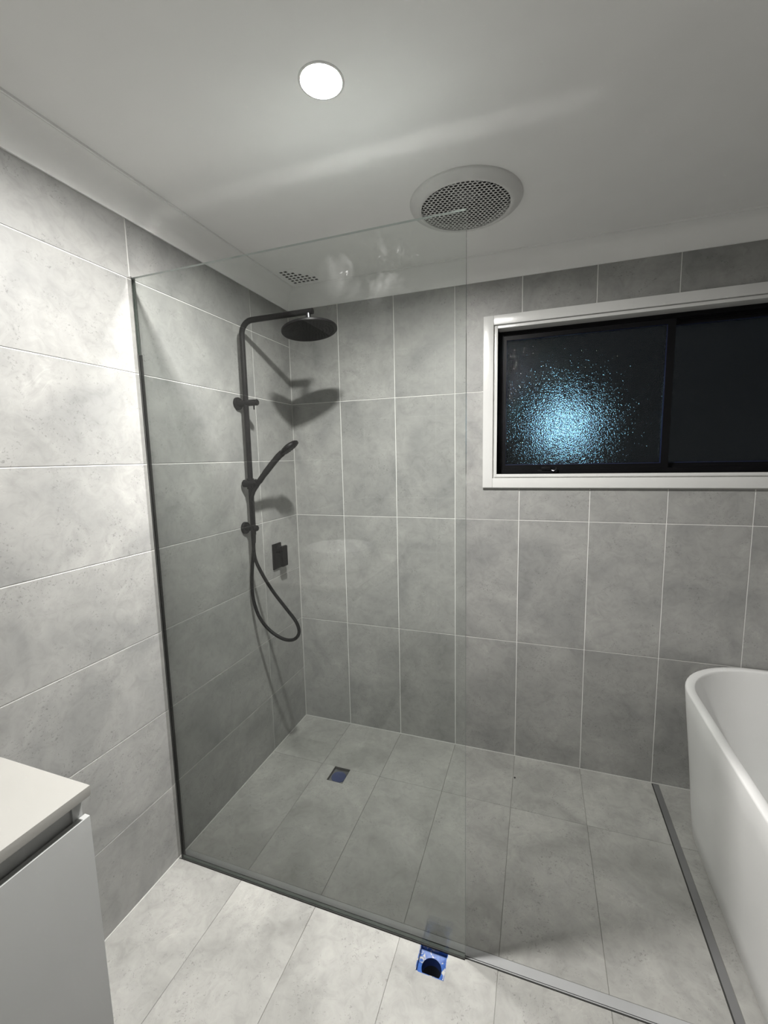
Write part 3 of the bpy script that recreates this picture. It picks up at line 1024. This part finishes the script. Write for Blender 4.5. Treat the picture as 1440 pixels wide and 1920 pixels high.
lathe(bm, [(0, 0.010), (0.026, 0.010), (0.029, 0.0), (0.029, -0.01)], (BX - 0.050, 0, 0.49), (-1, 0, 0.15), 28)
from_bm('overflow_cover', bm, M['matte_black'], bt, True)

# ------------------------------------------------------------------ vanity
VD, VY1, VY0, VZ = 0.492, -1.608, -2.80, 0.911
ct = tag(boxes('countertop', M['stone_top'], None, (0.0005, VD, VY0, VY1, VZ - 0.020, VZ), bev=0.0012), 'pale stone countertop on the white vanity at lower left', 'countertop')
vc = tag(empty('vanity_cabinet', (0.0, VY1, 0.0)), 'white handleless vanity cabinet under the stone countertop at lower left', 'cabinet')
L_ = VY1 - VY0
boxes('carcass', M['cabinet'], vc, (0.0005, VD - 0.045, -L_ + 0.004, -0.006, 0.10, 0.12), (0.0005, VD - 0.020, -0.024, -0.006, 0.10, VZ - 0.0205), (0.0005, VD - 0.020, -L_ + 0.004, -L_ + 0.022, 0.10, VZ - 0.0205),
      (0.0005, 0.012, -L_ + 0.02, -0.022, 0.12, VZ - 0.0205), (0.0125, VD - 0.026, -0.6045, -0.5865, 0.12, VZ - 0.0605))
boxes('finger_rail', M['cabinet'], vc, (VD - 0.040, VD - 0.0245, -L_ + 0.022, -0.024, VZ - 0.105, VZ - 0.0205), (VD - 0.0245, VD - 0.020, -L_ + 0.022, -0.024, VZ - 0.105, VZ - 0.075))
boxes('kickboard', M['cabinet'], vc, (VD - 0.11, VD - 0.094, -L_ + 0.01, -0.03, 0.001, 0.10))
for k in range(2):
    y1 = -0.002 - k * L_ / 2
    boxes('door', M['cabinet'], vc, (VD - 0.0195, VD - 0.006, y1 - L_ / 2 + 0.004, y1, 0.10, VZ - 0.062), bev=0.0012)

bs = tag(empty('vessel_basin', (0.252, -1.965, VZ)), 'round white vessel basin standing on the countertop, seen reflected in the glass', 'basin')
bm = bmesh.new()
lathe(bm, [(0, 0.0005), (0.150, 0.0005), (0.162, 0.006), (0.170, 0.030), (0.180, 0.085), (0.184, 0.116), (0.1835, 0.120), (0.1795, 0.1215), (0.176, 0.119), (0.172, 0.095), (0.158, 0.050), (0.120, 0.027), (0.040, 0.020), (0, 0.019)], (0, 0, 0), (0, 0, 1), 64)
from_bm('bowl', bm, M['ceramic'], bs, True, 50)
bm = bmesh.new()
lathe(bm, [(0.034, 0.0195), (0.030, 0.0235), (0, 0.0245)], (0, 0, 0), (0, 0, 1), 28)
from_bm('waste_plug', bm, M['chrome'], bs, True)

# ------------------------------------------------------------------ lamp in the dark outside the window
ol = tag(empty('outdoor_lamp', (1.533, 3.0, 0.0)), 'cool white outdoor lamp glowing through the patterned window glass', 'outdoor lamp')
bm = bmesh.new()
tube(bm, [(0, 0, 0.0), (0, 0, 1.68)], 0.03, 16)
lathe(bm, [(0, 0), (0.09, 0), (0.09, 0.012), (0.035, 0.03)], (0, 0, 0), (0, 0, 1), 24)
from_bm('post', bm, M['black_alu'], ol, True)
bm = bmesh.new()
lathe(bm, [(0, -0.11)] + [(0.11 * math.cos(t), 0.11 * math.sin(t)) for t in [(-PI / 2) + k * PI / 16 for k in range(1, 16)]] + [(0, 0.11)], (0, 0, 1.79), (0, 0, 1), 32)
from_bm('globe', bm, M['street_lamp'], ol, True)
gd = tag(boxes('ground', M['outside'], None, (-1.5, 5.0, 0.21, 5.0, -0.12, 0.0)), kind='structure')

# a crumb left on the shower floor
bm = bmesh.new()
bmesh.ops.create_icosphere(bm, subdivisions=1, radius=0.005)
for v in bm.verts:
    v.co = Vector((v.co.x * random.uniform(0.7, 1.2), v.co.y * random.uniform(0.7, 1.2), v.co.z * random.uniform(0.4, 0.7)))
zmin = min(v.co.z for v in bm.verts)
for v in bm.verts:
    v.co.z -= zmin
db = tag(from_bm('debris_chip', bm, M['dark_gap']), 'tiny dark chip of debris on the shower floor near the back wall', 'debris')
db.location = (1.195, -0.160, 0.0)
